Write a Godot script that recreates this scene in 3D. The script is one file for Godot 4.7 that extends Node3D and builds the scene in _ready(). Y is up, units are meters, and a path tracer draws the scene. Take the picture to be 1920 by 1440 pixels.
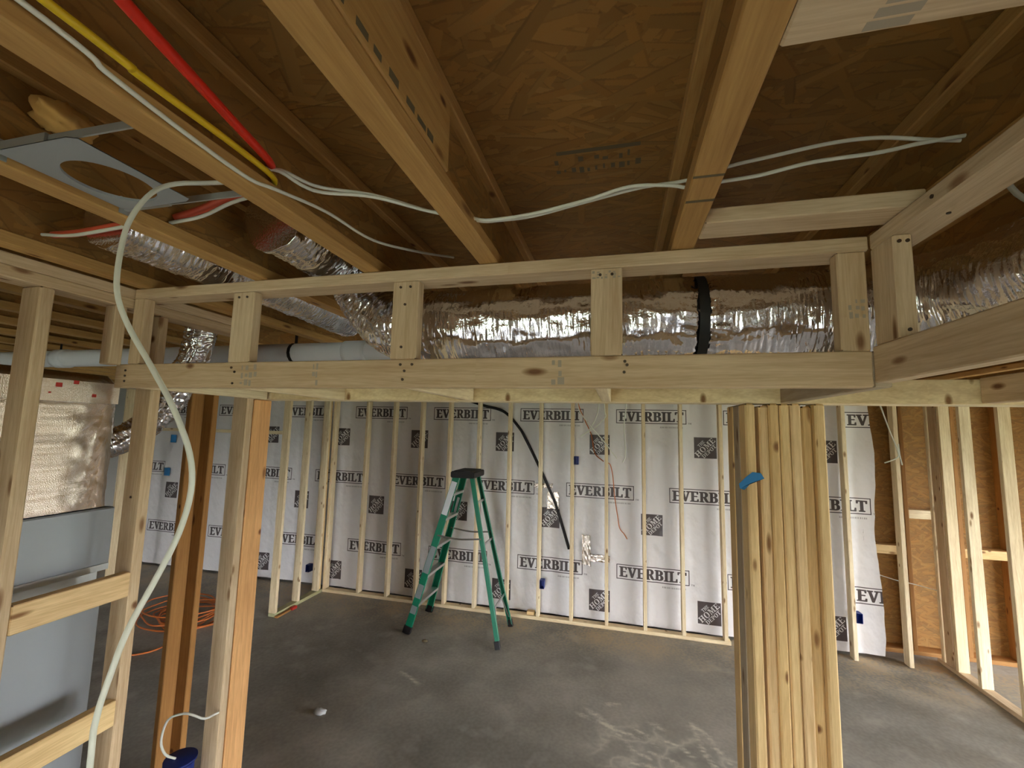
extends Node3D

var rng := RandomNumberGenerator.new()
var M := {}
var used := {}
var door_count := 0

# ------------------------------------------------------------------ helpers
func numbered(n: String) -> String:
	if not used.has(n):
		used[n] = 0
		return n
	used[n] += 1
	return "%s_%03d" % [n, used[n]]

func thing(called: String, label: String, category: String, at := Vector3.ZERO, group := "", kind := "") -> Node3D:
	var o := Node3D.new()
	o.name = numbered(called)
	add_child(o)
	o.position = at
	tag(o, label, category, group, kind)
	return o

func tag(o: Node, label: String, category: String, group := "", kind := "") -> void:
	if label: o.set_meta("label", label)
	if category: o.set_meta("category", category)
	if group: o.set_meta("group", group)
	if kind: o.set_meta("kind", kind)

func put(parent: Node, called: String, mesh: Mesh, mat: Material, at := Vector3.ZERO) -> MeshInstance3D:
	var o := MeshInstance3D.new()
	o.name = numbered(called) if parent == self else called
	o.mesh = mesh
	o.material_override = mat
	parent.add_child(o, true)
	o.position = at
	return o

# a chamfered board; grain runs along its longest side. lo/hi are corners, given relative to c
func board_mesh(lo: Vector3, hi: Vector3, ch: float, along := -1) -> ArrayMesh:
	var d := hi - lo
	var ax := along
	if ax < 0:
		ax = 0
		if d.y > d[ax]: ax = 1
		if d.z > d[ax]: ax = 2
	var uo := [rng.randf(), rng.randf(), rng.randf()]
	var vo := [rng.randf(), rng.randf(), rng.randf()]
	var st := SurfaceTool.new()
	st.begin(Mesh.PRIMITIVE_TRIANGLES)
	var c := minf(ch, minf(d.x, minf(d.y, d.z)) * 0.3)
	var quad := func(a: Vector3, b: Vector3, e: Vector3, f: Vector3, n: Vector3) -> void:
		var na := n.abs()
		var fa := 0
		if na.y > na[fa]: fa = 1
		if na.z > na[fa]: fa = 2
		var o1 := (fa + 1) % 3
		var o2 := (fa + 2) % 3
		var ua := ax
		var va := o1
		if fa == ax:
			ua = o1
			va = o2
		else:
			va = o1 if o1 != ax else o2
		for p: Vector3 in [a, b, e, a, e, f]:
			st.set_normal(n)
			st.set_uv(Vector2(p[ua] / 2.4 + uo[fa], p[va] / 0.32 + vo[fa]))
			st.add_vertex(p)
	var L := [lo, hi]
	for fa in 3:
		var o1 := (fa + 1) % 3
		var o2 := (fa + 2) % 3
		for s in 2:
			var n := Vector3.ZERO
			n[fa] = -1.0 if s == 0 else 1.0
			var P := []
			for k in [[0, 0], [1, 0], [1, 1], [0, 1]]:
				var p := Vector3.ZERO
				p[fa] = L[s][fa]
				p[o1] = L[k[0]][o1] + (c if k[0] == 0 else -c)
				p[o2] = L[k[1]][o2] + (c if k[1] == 0 else -c)
				P.append(p)
			if s == 1: quad.call(P[0], P[3], P[2], P[1], n)
			else: quad.call(P[0], P[1], P[2], P[3], n)
	# chamfer strips
	for fa in 3:
		var o1 := (fa + 1) % 3
		var o2 := (fa + 2) % 3
		for s1 in 2:
			for s2 in 2:
				var n := Vector3.ZERO
				n[o1] = -0.7071 if s1 == 0 else 0.7071
				n[o2] = -0.72 if s2 == 0 else 0.72
				n = n.normalized()
				var i1: float = c if s1 == 0 else -c
				var i2: float = c if s2 == 0 else -c
				var a := Vector3.ZERO
				a[fa] = lo[fa] + c
				a[o1] = L[s1][o1]
				a[o2] = L[s2][o2] + i2
				var b := a
				b[o1] = L[s1][o1] + i1
				b[o2] = L[s2][o2]
				var a2 := a
				a2[fa] = hi[fa] - c
				var b2 := b
				b2[fa] = hi[fa] - c
				if s1 == s2: quad.call(a, a2, b2, b, n)
				else: quad.call(a, b, b2, a2, n)
	for sx in 2:
		for sy in 2:
			for sz in 2:
				var q := Vector3(L[sx].x, L[sy].y, L[sz].z)
				var i := Vector3(c if sx == 0 else -c, c if sy == 0 else -c, c if sz == 0 else -c)
				var pa := q + Vector3(0, i.y, i.z)
				var pb := q + Vector3(i.x, 0, i.z)
				var pc := q + Vector3(i.x, i.y, 0)
				var n := -i.normalized()
				var T := [pa, pb, pc] if (sx + sy + sz) % 2 == 1 else [pa, pc, pb]
				for p: Vector3 in T:
					st.set_normal(n)
					st.set_uv(Vector2(p[ax] / 2.4 + uo[0], p[(ax + 1) % 3] / 0.32 + vo[0]))
					st.add_vertex(p)
	return st.commit()

func origin_of(p: Node) -> Vector3:
	var base := Vector3.ZERO
	while p is Node3D and p != self:
		base += (p as Node3D).position
		p = p.get_parent()
	return base

# world corners -> a board under parent (its node sits at the middle of the board's underside)
func board(parent: Node, called: String, mat: Material, x0: float, x1: float, y0: float, y1: float, z0: float, z1: float, ch := 0.003, along := -1) -> MeshInstance3D:
	var lo := Vector3(minf(x0, x1), minf(y0, y1), minf(z0, z1))
	var hi := Vector3(maxf(x0, x1), maxf(y0, y1), maxf(z0, z1))
	var c := Vector3((lo.x + hi.x) / 2, lo.y, (lo.z + hi.z) / 2)
	return put(parent, called, board_mesh(lo - c, hi - c, ch, along), mat, c - origin_of(parent))

# a bar between two points, w across "side", h across the other way
func bar(st: SurfaceTool, a: Vector3, b: Vector3, w: float, h: float, side: Vector3, ch := 0.0015) -> void:
	var u := (b - a).normalized()
	var s := (side - u * side.dot(u)).normalized()
	var t := u.cross(s)
	var prof := [Vector2(-w / 2 + ch, -h / 2), Vector2(w / 2 - ch, -h / 2), Vector2(w / 2, -h / 2 + ch), Vector2(w / 2, h / 2 - ch), Vector2(w / 2 - ch, h / 2), Vector2(-w / 2 + ch, h / 2), Vector2(-w / 2, h / 2 - ch), Vector2(-w / 2, -h / 2 + ch)]
	for i in 8:
		var p: Vector2 = prof[i]
		var q: Vector2 = prof[(i + 1) % 8]
		var n := (s * (q.y - p.y) - t * (q.x - p.x)).normalized()
		var A := a + s * p.x + t * p.y
		var B := a + s * q.x + t * q.y
		var C := b + s * q.x + t * q.y
		var D := b + s * p.x + t * p.y
		for v: Vector3 in [A, C, B, A, D, C]:
			st.set_normal(n)
			st.set_uv(Vector2(v.dot(u) / 2.4, v.dot(s) / 0.32))
			st.add_vertex(v)
	for e in [[a, -u], [b, u]]:
		for i in range(1, 7):
			var tri := [prof[0], prof[i], prof[i + 1]]
			if e[1] == u: tri = [prof[0], prof[i + 1], prof[i]]
			for p: Vector2 in tri:
				st.set_normal(e[1])
				st.set_uv(Vector2(p.x, p.y))
				st.add_vertex(e[0] + s * p.x + t * p.y)

func begin() -> SurfaceTool:
	var st := SurfaceTool.new()
	st.begin(Mesh.PRIMITIVE_TRIANGLES)
	return st

func smooth_path(pts: Array, step: float) -> PackedVector3Array:
	var out := PackedVector3Array()
	for i in pts.size() - 1:
		var p1: Vector3 = pts[i]
		var p2: Vector3 = pts[i + 1]
		var p0: Vector3 = pts[i - 1] if i > 0 else p1 * 2 - p2
		var p3: Vector3 = pts[i + 2] if i + 2 < pts.size() else p2 * 2 - p1
		var n := maxi(1, int(ceil(p1.distance_to(p2) / step)))
		for k in n:
			var t := float(k) / n
			out.append(0.5 * ((2.0 * p1) + (p2 - p0) * t + (2.0 * p0 - 5.0 * p1 + 4.0 * p2 - p3) * t * t + (3.0 * p1 - p0 - 3.0 * p2 + p3) * t * t * t))
	out.append(pts[pts.size() - 1])
	return out

# sweep a circle along a path; shape(s, angle, length) gives the radius factor
func tube_mesh(pts: Array, radius: float, seg: int, step: float, shape: Variant = null, caps := true, flat := 1.0) -> ArrayMesh:
	var P := smooth_path(pts, step)
	var n := P.size()
	var verts := PackedVector3Array()
	var idx := PackedInt32Array()
	var T := (P[1] - P[0]).normalized()
	var N := T.cross(Vector3.UP if absf(T.y) < 0.9 else Vector3.RIGHT).normalized()
	var s := 0.0
	for i in n:
		var t := (P[mini(i + 1, n - 1)] - P[maxi(i - 1, 0)]).normalized()
		N = (N - t * N.dot(t)).normalized()
		var B := t.cross(N)
		if i > 0: s += P[i].distance_to(P[i - 1])
		for k in seg:
			var a := TAU * k / seg
			var r: float = radius * (shape.call(s, a, P[i]) if shape else 1.0)
			verts.append(P[i] + N * cos(a) * r + B * sin(a) * r * flat)
	for i in n - 1:
		for k in seg:
			var a := i * seg + k
			var b := i * seg + (k + 1) % seg
			idx.append_array([a, b + seg, b, a, a + seg, b + seg])
	if caps:
		for e in [0, n - 1]:
			var ci := verts.size()
			verts.append(P[e])
			for k in seg:
				var a: int = e * seg + k
				var b: int = e * seg + (k + 1) % seg
				if e == 0: idx.append_array([ci, a, b])
				else: idx.append_array([ci, b, a])
	return indexed(verts, idx)

func indexed(verts: PackedVector3Array, idx: PackedInt32Array, uvs := PackedVector2Array()) -> ArrayMesh:
	var norm := PackedVector3Array()
	norm.resize(verts.size())
	for i in range(0, idx.size(), 3):
		var a := verts[idx[i]]
		var f := (verts[idx[i + 2]] - a).cross(verts[idx[i + 1]] - a)
		for k in 3: norm[idx[i + k]] += f
	for i in norm.size(): norm[i] = norm[i].normalized() if norm[i].length() > 0.0 else Vector3.UP
	var arr := []
	arr.resize(Mesh.ARRAY_MAX)
	arr[Mesh.ARRAY_VERTEX] = verts
	arr[Mesh.ARRAY_NORMAL] = norm
	arr[Mesh.ARRAY_INDEX] = idx
	if uvs.size() == verts.size(): arr[Mesh.ARRAY_TEX_UV] = uvs
	var m := ArrayMesh.new()
	m.add_surface_from_arrays(Mesh.PRIMITIVE_TRIANGLES, arr)
	return m

# a tube thing whose node sits at its first point
func cable(called: String, label: String, mat: Material, pts: Array, r: float, category := "cable", group := "", flat := 1.0, seg := 8) -> MeshInstance3D:
	var o: Vector3 = pts[0]
	var rel := []
	for p: Vector3 in pts: rel.append(p - o)
	var m := put(self, called, tube_mesh(rel, r, seg, 0.02, null, true, flat), mat, o)
	tag(m, label, category, group)
	return m

# ------------------------------------------------------------------ textures
func tex(im: Image) -> ImageTexture:
	return ImageTexture.create_from_image(im)

func noise_bytes(w: int, h: int, sw: int, sh: int, freq: float, sd: int, oct := 3) -> PackedByteArray:
	var f := FastNoiseLite.new()
	f.seed = sd
	f.noise_type = FastNoiseLite.TYPE_SIMPLEX_SMOOTH
	f.frequency = freq
	f.fractal_octaves = oct
	var im := f.get_seamless_image(sw, sh, false, false, 0.12)
	im.convert(Image.FORMAT_L8)
	if sw != w or sh != h: im.resize(w, h, Image.INTERPOLATE_CUBIC)
	return im.get_data()

func wood_image(sd: int, knots: int) -> Image:
	var W := 1024
	var H := 256
	var low := noise_bytes(W, H, 40, 64, 0.05, sd, 2)
	var mid := noise_bytes(W, H, 64, 256, 0.06, sd + 1, 3)
	var fine := noise_bytes(W, H, 128, 256, 0.28, sd + 2, 3)
	var blot := noise_bytes(W, H, 96, 48, 0.05, sd + 3, 3)
	var r := RandomNumberGenerator.new()
	r.seed = sd
	var K := []
	for i in knots: K.append([r.randf() * W, r.randf() * H, r.randf_range(5, 13), r.randf_range(4, 9), r.randf_range(0.5, 1.0)])
	var warp := PackedFloat32Array()
	warp.resize(W * H)
	var dark := PackedFloat32Array()
	dark.resize(W * H)
	for k in K:
		for dy in range(-70, 71):
			var y := posmod(int(k[1]) + dy, H)
			for dx in range(-110, 111):
				var x := posmod(int(k[0]) + dx, W)
				var e: float = sqrt(pow(dx / (k[2] * 2.2), 2) + pow(dy / k[3], 2))
				var i := y * W + x
				if e < 5.0: warp[i] += signf(dy) * exp(-e * 0.9) * 14.0
				var e2: float = sqrt(pow(dx / k[2], 2) + pow(dy / k[3], 2))
				if e2 < 1.6: dark[i] = maxf(dark[i], clampf(1.5 - e2, 0, 1) * k[4])
	var out := PackedByteArray()
	out.resize(W * H * 3)
	for y in H:
		for x in W:
			var i := y * W + x
			var ring := 0.5 + 0.5 * sin((y + warp[i]) * 0.42 + (low[i] / 255.0 - 0.5) * 26.0)
			ring = ring * ring * ring
			var g := 0.055 * ring + 0.15 * (mid[i] / 255.0 - 0.5) + 0.14 * (fine[i] / 255.0 - 0.5) + 0.14 * (blot[i] / 255.0 - 0.5)
			g = clampf(0.12 + g, 0.0, 0.6)
			var d := dark[i]
			out[i * 3] = int(255.0 * clampf((1.0 - g * 0.55) * (1.0 - 0.50 * d), 0, 1))
			out[i * 3 + 1] = int(255.0 * clampf((1.0 - g * 0.72) * (1.0 - 0.64 * d), 0, 1))
			out[i * 3 + 2] = int(255.0 * clampf((1.0 - g * 0.90) * (1.0 - 0.76 * d), 0, 1))
	return Image.create_from_data(W, H, false, Image.FORMAT_RGB8, out)

func osb_image(sd: int) -> Image:
	var S := 768
	var r := RandomNumberGenerator.new()
	r.seed = sd
	var out := PackedByteArray()
	out.resize(S * S * 3)
	for i in S * S:
		out[i * 3] = 212
		out[i * 3 + 1] = 192
		out[i * 3 + 2] = 160
	for k in 2300:
		var cx := r.randf() * S
		var cy := r.randf() * S
		var a := r.randfn(0.0, 0.55)
		var l := r.randf_range(22, 62)
		var w := r.randf_range(4, 11)
		var t := r.randf_range(0.84, 1.0)
		var warm := r.randf_range(0.0, 1.0)
		var c0 := int(250 * t)
		var c1 := int(250 * t * lerpf(0.95, 0.90, warm))
		var c2 := int(250 * t * lerpf(0.88, 0.76, warm))
		var ca := cos(a)
		var sa := sin(a)
		var ext := int(l) + 2
		for dy in range(-ext, ext + 1):
			# span of this row inside the rotated rectangle
			for dx in range(-ext, ext + 1):
				var u := dx * ca + dy * sa
				if absf(u) > l: continue
				var v := -dx * sa + dy * ca
				if absf(v) > w * (1.0 - 0.25 * absf(u) / l): continue
				var x := posmod(int(cx) + dx, S)
				var y := posmod(int(cy) + dy, S)
				var i := (y * S + x) * 3
				var edge := 0.90 if absf(v) > w * 0.74 - 1.0 and v > 0 else 1.0
				out[i] = int(c0 * edge)
				out[i + 1] = int(c1 * edge)
				out[i + 2] = int(c2 * edge)
	return Image.create_from_data(S, S, false, Image.FORMAT_RGB8, out)

func fill_tri(buf: PackedByteArray, W: int, H: int, a: Vector2, b: Vector2, c: Vector2, col: int) -> PackedByteArray:
	var x0 := maxi(0, int(floor(minf(a.x, minf(b.x, c.x)))))
	var x1 := mini(W - 1, int(ceil(maxf(a.x, maxf(b.x, c.x)))))
	var y0 := maxi(0, int(floor(minf(a.y, minf(b.y, c.y)))))
	var y1 := mini(H - 1, int(ceil(maxf(a.y, maxf(b.y, c.y)))))
	for y in range(y0, y1 + 1):
		for x in range(x0, x1 + 1):
			if Geometry2D.point_is_inside_triangle(Vector2(x + 0.5, y + 0.5), a, b, c):
				buf[y * W + x] = col
	return buf

var serif: SystemFont
func print_text(buf: PackedByteArray, W: int, H: int, text: String, centre: Vector2, size: Vector2, turn: float, col: int) -> PackedByteArray:
	var tm := TextMesh.new()
	tm.font = serif
	tm.font_size = 64
	tm.pixel_size = 0.01
	tm.depth = 0.0
	tm.curve_step = 1.0
	tm.text = text
	var arr := tm.get_mesh_arrays()
	var v: PackedVector3Array = arr[Mesh.ARRAY_VERTEX]
	var ix: PackedInt32Array = arr[Mesh.ARRAY_INDEX]
	if v.is_empty(): return buf
	var lo := Vector2(v[0].x, v[0].y)
	var hi := lo
	for p in v:
		lo = lo.min(Vector2(p.x, p.y))
		hi = hi.max(Vector2(p.x, p.y))
	var Q := PackedVector2Array()
	for p in v:
		var q := (Vector2(p.x, p.y) - lo) / (hi - lo) - Vector2(0.5, 0.5)
		q = Vector2(q.x * size.x, -q.y * size.y).rotated(turn)
		Q.append(centre + q)
	if ix.is_empty():
		for i in range(0, Q.size() - 2, 3): buf = fill_tri(buf, W, H, Q[i], Q[i + 1], Q[i + 2], col)
	else:
		for i in range(0, ix.size() - 2, 3): buf = fill_tri(buf, W, H, Q[ix[i]], Q[ix[i + 1]], Q[ix[i + 2]], col)
	return buf

func box_px(buf: PackedByteArray, W: int, x0: int, y0: int, x1: int, y1: int, col: int) -> PackedByteArray:
	for y in range(y0, y1):
		for x in range(x0, x1): buf[y * W + x] = col
	return buf

func bolder(buf: PackedByteArray, W: int, _H: int, x0: int, y0: int, x1: int, y1: int, r: int) -> PackedByteArray:
	var src := buf.duplicate()
	for y in range(y0, y1):
		for x in range(x0, x1):
			if src[y * W + x] < 100:
				for k in range(-r, r + 1):
					buf[y * W + x + k] = src[y * W + x]
					if absi(k) < 3: buf[(y + k) * W + x] = src[y * W + x]
	return buf

# one repeat of the print on the insulation facing, 1.18 m by 1.79 m
func print_image() -> Image:
	var W := 1180
	var H := 1790
	var b := PackedByteArray()
	b.resize(W * H)
	b.fill(255)
	for k in 2:
		# row 0: box centred at x = 590 - half a repeat apart on the second row
		var cx := 590 if k == 0 else 0
		var cy := 240 + k * 895
		var tile := PackedByteArray()
		var TW := 900
		var TH := 260
		tile.resize(TW * TH)
		tile.fill(255)
		tile = box_px(tile, TW, 20, 30, 20 + 790, 30 + 9, 30)
		tile = box_px(tile, TW, 20, 30 + 157, 20 + 790, 30 + 166, 30)
		tile = box_px(tile, TW, 20, 30, 29, 196, 30)
		tile = box_px(tile, TW, 801, 30, 810, 196, 30)
		tile = print_text(tile, TW, TH, "EVERBILT", Vector2(415, 113), Vector2(722, 112), 0.0, 30)
		tile = bolder(tile, TW, TH, 40, 45, 795, 180, 4)
		tile = print_text(tile, TW, TH, "TM", Vector2(845, 186), Vector2(40, 18), 0.0, 110)
		var r := RandomNumberGenerator.new()
		r.seed = 5
		var px := 520
		while px < 770:
			var ww := r.randi_range(6, 12)
			tile = box_px(tile, TW, px, 226, px + ww, 244, 175)
			px += ww + r.randi_range(3, 9)
		for y in TH:
			for x in TW: 
				if tile[y * TW + x] < 255: b[(cy - 113 + y) * W + posmod(cx - 415 + x, W)] = tile[y * TW + x]
		# square emblem, half a repeat along and 345 lower
		var S := 236
		var em := PackedByteArray()
		em.resize(S * S)
		em.fill(34)
		var up := -PI / 4
		var along := Vector2(1, 0).rotated(up)
		var down := Vector2(0, 1).rotated(up)
		var mid := Vector2(S / 2.0, S / 2.0)
		em = print_text(em, S, S, "THE", mid - down * 62 + along * 2 , Vector2(86, 34), up, 250)
		em = print_text(em, S, S, "HOME", mid - down * 6, Vector2(262, 60), up, 250)
		em = print_text(em, S, S, "DEPOT", mid + down * 54, Vector2(190, 42), up, 250)
		var ex := posmod(cx + 590, W)
		var ey := cy + 345
		for y in S:
			for x in S: b[(ey - S / 2 + y) * W + posmod(ex - S / 2 + x, W)] = em[y * S + x]
	var out := PackedByteArray()
	out.resize(W * H * 3)
	for i in W * H:
		var v := b[i]
		var t := v / 255.0
		out[i * 3] = int(lerpf(52, 226, t))
		out[i * 3 + 1] = int(lerpf(42, 226, t))
		out[i * 3 + 2] = int(lerpf(42, 228, t))
	return Image.create_from_data(W, H, false, Image.FORMAT_RGB8, out)

const FX0 := -7.4
const FX1 := 6.5
const FZ0 := -5.6
const FZ1 := 4.8
func floor_image() -> Image:
	var W := 2048
	var H := 1530
	var big := noise_bytes(W, H, 256, 188, 0.02, 21, 4)
	var mid := noise_bytes(W, H, 1024, 750, 0.02, 22, 5)
	var fin := noise_bytes(W, H, W, H, 0.18, 23, 2)
	var dust := noise_bytes(W, H, 1024, 750, 0.035, 24, 5)
	var white := PackedFloat32Array()
	white.resize(W * H)
	var r := RandomNumberGenerator.new()
	r.seed = 77
	# smears of dried compound on the slab
	var strokes := [
		[[-0.25, -3.70], [-0.12, -3.60], [-0.04, -3.50], [0.05, -3.42]], [[-0.16, -3.58], [0.02, -3.50], [0.16, -3.46]],
		[[0.05, -3.42], [0.10, -3.33], [0.22, -3.28]], [[0.10, -3.58], [0.20, -3.50], [0.26, -3.40]], [[0.18, -3.36], [0.32, -3.32], [0.42, -3.26]],
		[[0.54, -3.74], [0.56, -3.62], [0.57, -3.50], [0.60, -3.38], [0.64, -3.26]], [[0.56, -3.72], [0.64, -3.62], [0.68, -3.48], [0.74, -3.38], [0.80, -3.26]],
		[[0.05, -3.20], [0.20, -3.22], [0.34, -3.18], [0.50, -3.16]], [[-0.10, -3.80], [0.0, -3.82]], [[-0.30, -3.62], [-0.22, -3.58]],
		[[0.30, -3.20], [0.44, -3.12], [0.62, -3.10]], [[0.24, -3.66], [0.34, -3.60]], [[0.30, -3.50], [0.42, -3.46], [0.5, -3.38]],
		[[1.30, -4.60], [1.50, -4.40], [1.75, -4.30]], [[1.22, -4.9], [1.34, -4.95]], [[-1.9, -3.75], [-1.75, -3.68], [-1.66, -3.62]]]
	var sx := W / (FX1 - FX0)
	var sz := H / (FZ1 - FZ0)
	for s in strokes:
		for i in s.size() - 1:
			var a := Vector2(s[i][0], s[i][1])
			var c := Vector2(s[i + 1][0], s[i + 1][1])
			var n := int(a.distance_to(c) / 0.0018)
			for k in n:
				var p := a.lerp(c, float(k) / n) + Vector2(r.randfn(0, 0.016), r.randfn(0, 0.013))
				var q := Vector2((p.x - FX0) * sx, (p.y - FZ0) * sz)
				var rad := r.randi_range(0, 1)
				for dy in range(-rad, rad + 1):
					for dx in range(-rad - 1, rad + 2):
						var x := clampi(int(q.x) + dx, 0, W - 1)
						var y := clampi(int(q.y) + dy, 0, H - 1)
						white[y * W + x] = minf(0.85, white[y * W + x] + 0.085)
	var out := PackedByteArray()
	out.resize(W * H * 3)
	for y in H:
		var z := FZ0 + y / sz
		for x in W:
			var i := y * W + x
			var v := 0.60 + 0.20 * (big[i] / 255.0 - 0.5) + 0.16 * (mid[i] / 255.0 - 0.5) + 0.08 * (fin[i] / 255.0 - 0.5)
			var du := clampf((dust[i] / 255.0 - 0.60) * 2.0, 0.0, 0.5)
			# sawdust left along the foot of the framed wall
			var saw := 0.0
			if z < -4.45 and z > -5.3: saw = clampf((fin[i] / 255.0 + mid[i] / 255.0 - 0.75) * 1.2, 0.0, 0.75) * clampf((-4.45 - z) / 0.45, 0.0, 1.0)
			var w := white[i]
			if z > -3.75 and z < -2.95:
				# thin wisps of the same compound round the smears
				var ex := (FX0 + x / sx - 0.32) / 0.62
				var ez := (z + 3.32) / 0.36
				var inside := 1.0 - ex * ex - ez * ez
				if inside > 0.0: w = maxf(w, 0.6 * minf(1.0, inside * 2.0) * pow(1.0 - absf(2.0 * dust[i] / 255.0 - 1.0), 5.0))
			var cr := lerpf(lerpf(v, 0.73, du), 0.73, saw)
			var cg := lerpf(lerpf(v * 0.985, 0.72, du), 0.64, saw)
			var cb := lerpf(lerpf(v * 0.94, 0.70, du), 0.50, saw)
			out[i * 3] = int(255 * lerpf(cr, 0.93, w))
			out[i * 3 + 1] = int(255 * lerpf(cg, 0.93, w))
			out[i * 3 + 2] = int(255 * lerpf(cb, 0.88, w))
	return Image.create_from_data(W, H, false, Image.FORMAT_RGB8, out)

func std(c: Color, rough: float, t: Texture2D = null, metal := 0.0) -> StandardMaterial3D:
	var m := StandardMaterial3D.new()
	m.albedo_color = c
	m.roughness = rough
	m.metallic = metal
	if t: m.albedo_texture = t
	return m

func noise_normal(freq: float, sd: int, bump: float, size := 512) -> NoiseTexture2D:
	var f := FastNoiseLite.new()
	f.seed = sd
	f.frequency = freq
	f.fractal_octaves = 3
	var t := NoiseTexture2D.new()
	t.width = size
	t.height = size
	t.seamless = true
	t.as_normal_map = true
	t.bump_strength = bump
	t.noise = f
	return t

func triplanar(m: StandardMaterial3D, s: float, world := true) -> StandardMaterial3D:
	m.uv1_triplanar = true
	m.uv1_world_triplanar = world
	m.uv1_scale = Vector3.ONE * s
	return m

func make_materials() -> void:
	serif = SystemFont.new()
	serif.font_names = PackedStringArray(["Droid Serif"])
	serif.font_weight = 700
	var wt := [tex(wood_image(11, 9)), tex(wood_image(42, 14)), tex(wood_image(73, 6))]
	# framing lumber: pale spruce, three boards' worth of grain
	M.spruce = []
	for c in [Color(0.87, 0.78, 0.64), Color(0.85, 0.755, 0.61), Color(0.88, 0.795, 0.66)]:
		M.spruce.append(std(c, 0.78, wt[M.spruce.size() % 3]))
	M.cream = [std(Color(0.96, 0.90, 0.75), 0.75, wt[0]), std(Color(0.95, 0.88, 0.72), 0.75, wt[2])]
	M.yellow = [std(Color(0.95, 0.83, 0.60), 0.72, wt[0]), std(Color(0.92, 0.79, 0.55), 0.72, wt[1]), std(Color(0.96, 0.84, 0.63), 0.72, wt[2])]
	M.orange = std(Color(0.96, 0.75, 0.50), 0.70, wt[1])
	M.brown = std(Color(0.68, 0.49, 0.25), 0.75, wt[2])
	M.flange = std(Color(0.77, 0.61, 0.36), 0.70, wt[1])
	M.grey_wood = std(Color(0.72, 0.66, 0.56), 0.80, wt[0])
	M.green_wood = std(Color(0.74, 0.74, 0.56), 0.80, wt[2])
	var ot := tex(osb_image(5))
	M.osb = triplanar(std(Color(0.65, 0.51, 0.285), 0.75, ot), 0.75)
	M.lit_osb = std(Color(0.95, 0.87, 0.68), 0.75, wt[1])  # strand board colour paled to carry the bright light on the header
	M.lit_osb.uv1_scale = Vector3(3.0, 0.5, 1.0)
	M.floor = std(Color(1.0, 0.975, 0.93), 0.62, tex(floor_image()))
	M.concrete = triplanar(std(Color(0.62, 0.61, 0.58), 0.85), 1.0)
	M.facing = std(Color(1.0, 0.985, 0.965), 0.42, tex(print_image()))
	M.facing.normal_enabled = true
	M.facing.normal_texture = noise_normal(0.02, 3, 5.0)
	M.facing.normal_scale = 0.35
	M.foil = triplanar(std(Color(0.90, 0.90, 0.92), 0.13, null, 1.0), 6.0, false)
	M.foil.normal_enabled = true
	M.foil.normal_texture = noise_normal(0.03, 8, 6.0)
	M.foil.normal_scale = 0.30
	M.foil_wrap = triplanar(std(Color(0.86, 0.81, 0.76), 0.22, null, 1.0), 9.0, false)  # warm tint puts reflected wood into the colour of neutral foil
	M.foil_wrap.normal_enabled = true
	M.foil_wrap.normal_texture = noise_normal(0.05, 9, 6.0)
	M.foil_wrap.normal_scale = 0.35
	M.galv = std(Color(0.72, 0.74, 0.74), 0.42, null, 0.85)
	M.galv_grey = std(Color(0.62, 0.64, 0.65), 0.55, null, 0.3)
	M.cabinet = std(Color(0.60, 0.62, 0.63), 0.50)
	M.dark = std(Color(0.06, 0.055, 0.05), 0.6)
	M.steel = std(Color(0.35, 0.30, 0.25), 0.45, null, 0.8)
	M.pvc = std(Color(0.90, 0.91, 0.93), 0.35)
	M.cable_white = std(Color(0.86, 0.86, 0.80), 0.5)
	M.cable_yellow = std(Color(0.86, 0.72, 0.10), 0.5)
	M.cable_red = std(Color(0.85, 0.16, 0.08), 0.45)
	M.cable_orange = std(Color(0.74, 0.40, 0.16), 0.5)
	M.tube_pink = std(Color(0.80, 0.33, 0.22), 0.5)
	M.green = std(Color(0.02, 0.46, 0.33), 0.38)
	M.alu = std(Color(0.80, 0.80, 0.79), 0.38, null, 0.9)
	M.alu_dull = std(Color(0.52, 0.50, 0.46), 0.5, null, 0.6)
	M.label_white = std(Color(0.84, 0.86, 0.86), 0.5)
	M.label_grey = std(Color(0.55, 0.58, 0.57), 0.5)
	M.black = std(Color(0.07, 0.05, 0.05), 0.55)
	M.blue = std(Color(0.05, 0.16, 0.48), 0.5)
	M.tape_blue = std(Color(0.16, 0.47, 0.68), 0.7)
	M.foam = triplanar(std(Color(0.80, 0.62, 0.34), 0.9), 3.0)
	M.ink = std(Color(0.66, 0.61, 0.53), 0.8)
	M.ink_dark = std(Color(0.40, 0.35, 0.25), 0.8)
	M.paper = std(Color(0.80, 0.80, 0.78), 0.8)
	M.red = std(Color(0.70, 0.16, 0.10), 0.6)
	M.grass = std(Color(0.42, 0.44, 0.34), 0.95)
	M.plaster = std(Color(0.72, 0.69, 0.63), 0.9)

func pick(a: Array) -> Material:
	return a[rng.randi() % a.size()]

func screw(parent: Node3D, at: Vector3, n: Vector3) -> void:
	var c := CylinderMesh.new()
	c.top_radius = 0.0042
	c.bottom_radius = 0.0042
	c.height = 0.003
	c.radial_segments = 10
	c.rings = 1
	var o := put(parent, "screw", c, M.steel, at - origin_of(parent))
	if absf(n.y) < 0.5: o.basis = Basis(n.cross(Vector3.UP), n, n.cross(n.cross(Vector3.UP)))

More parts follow.
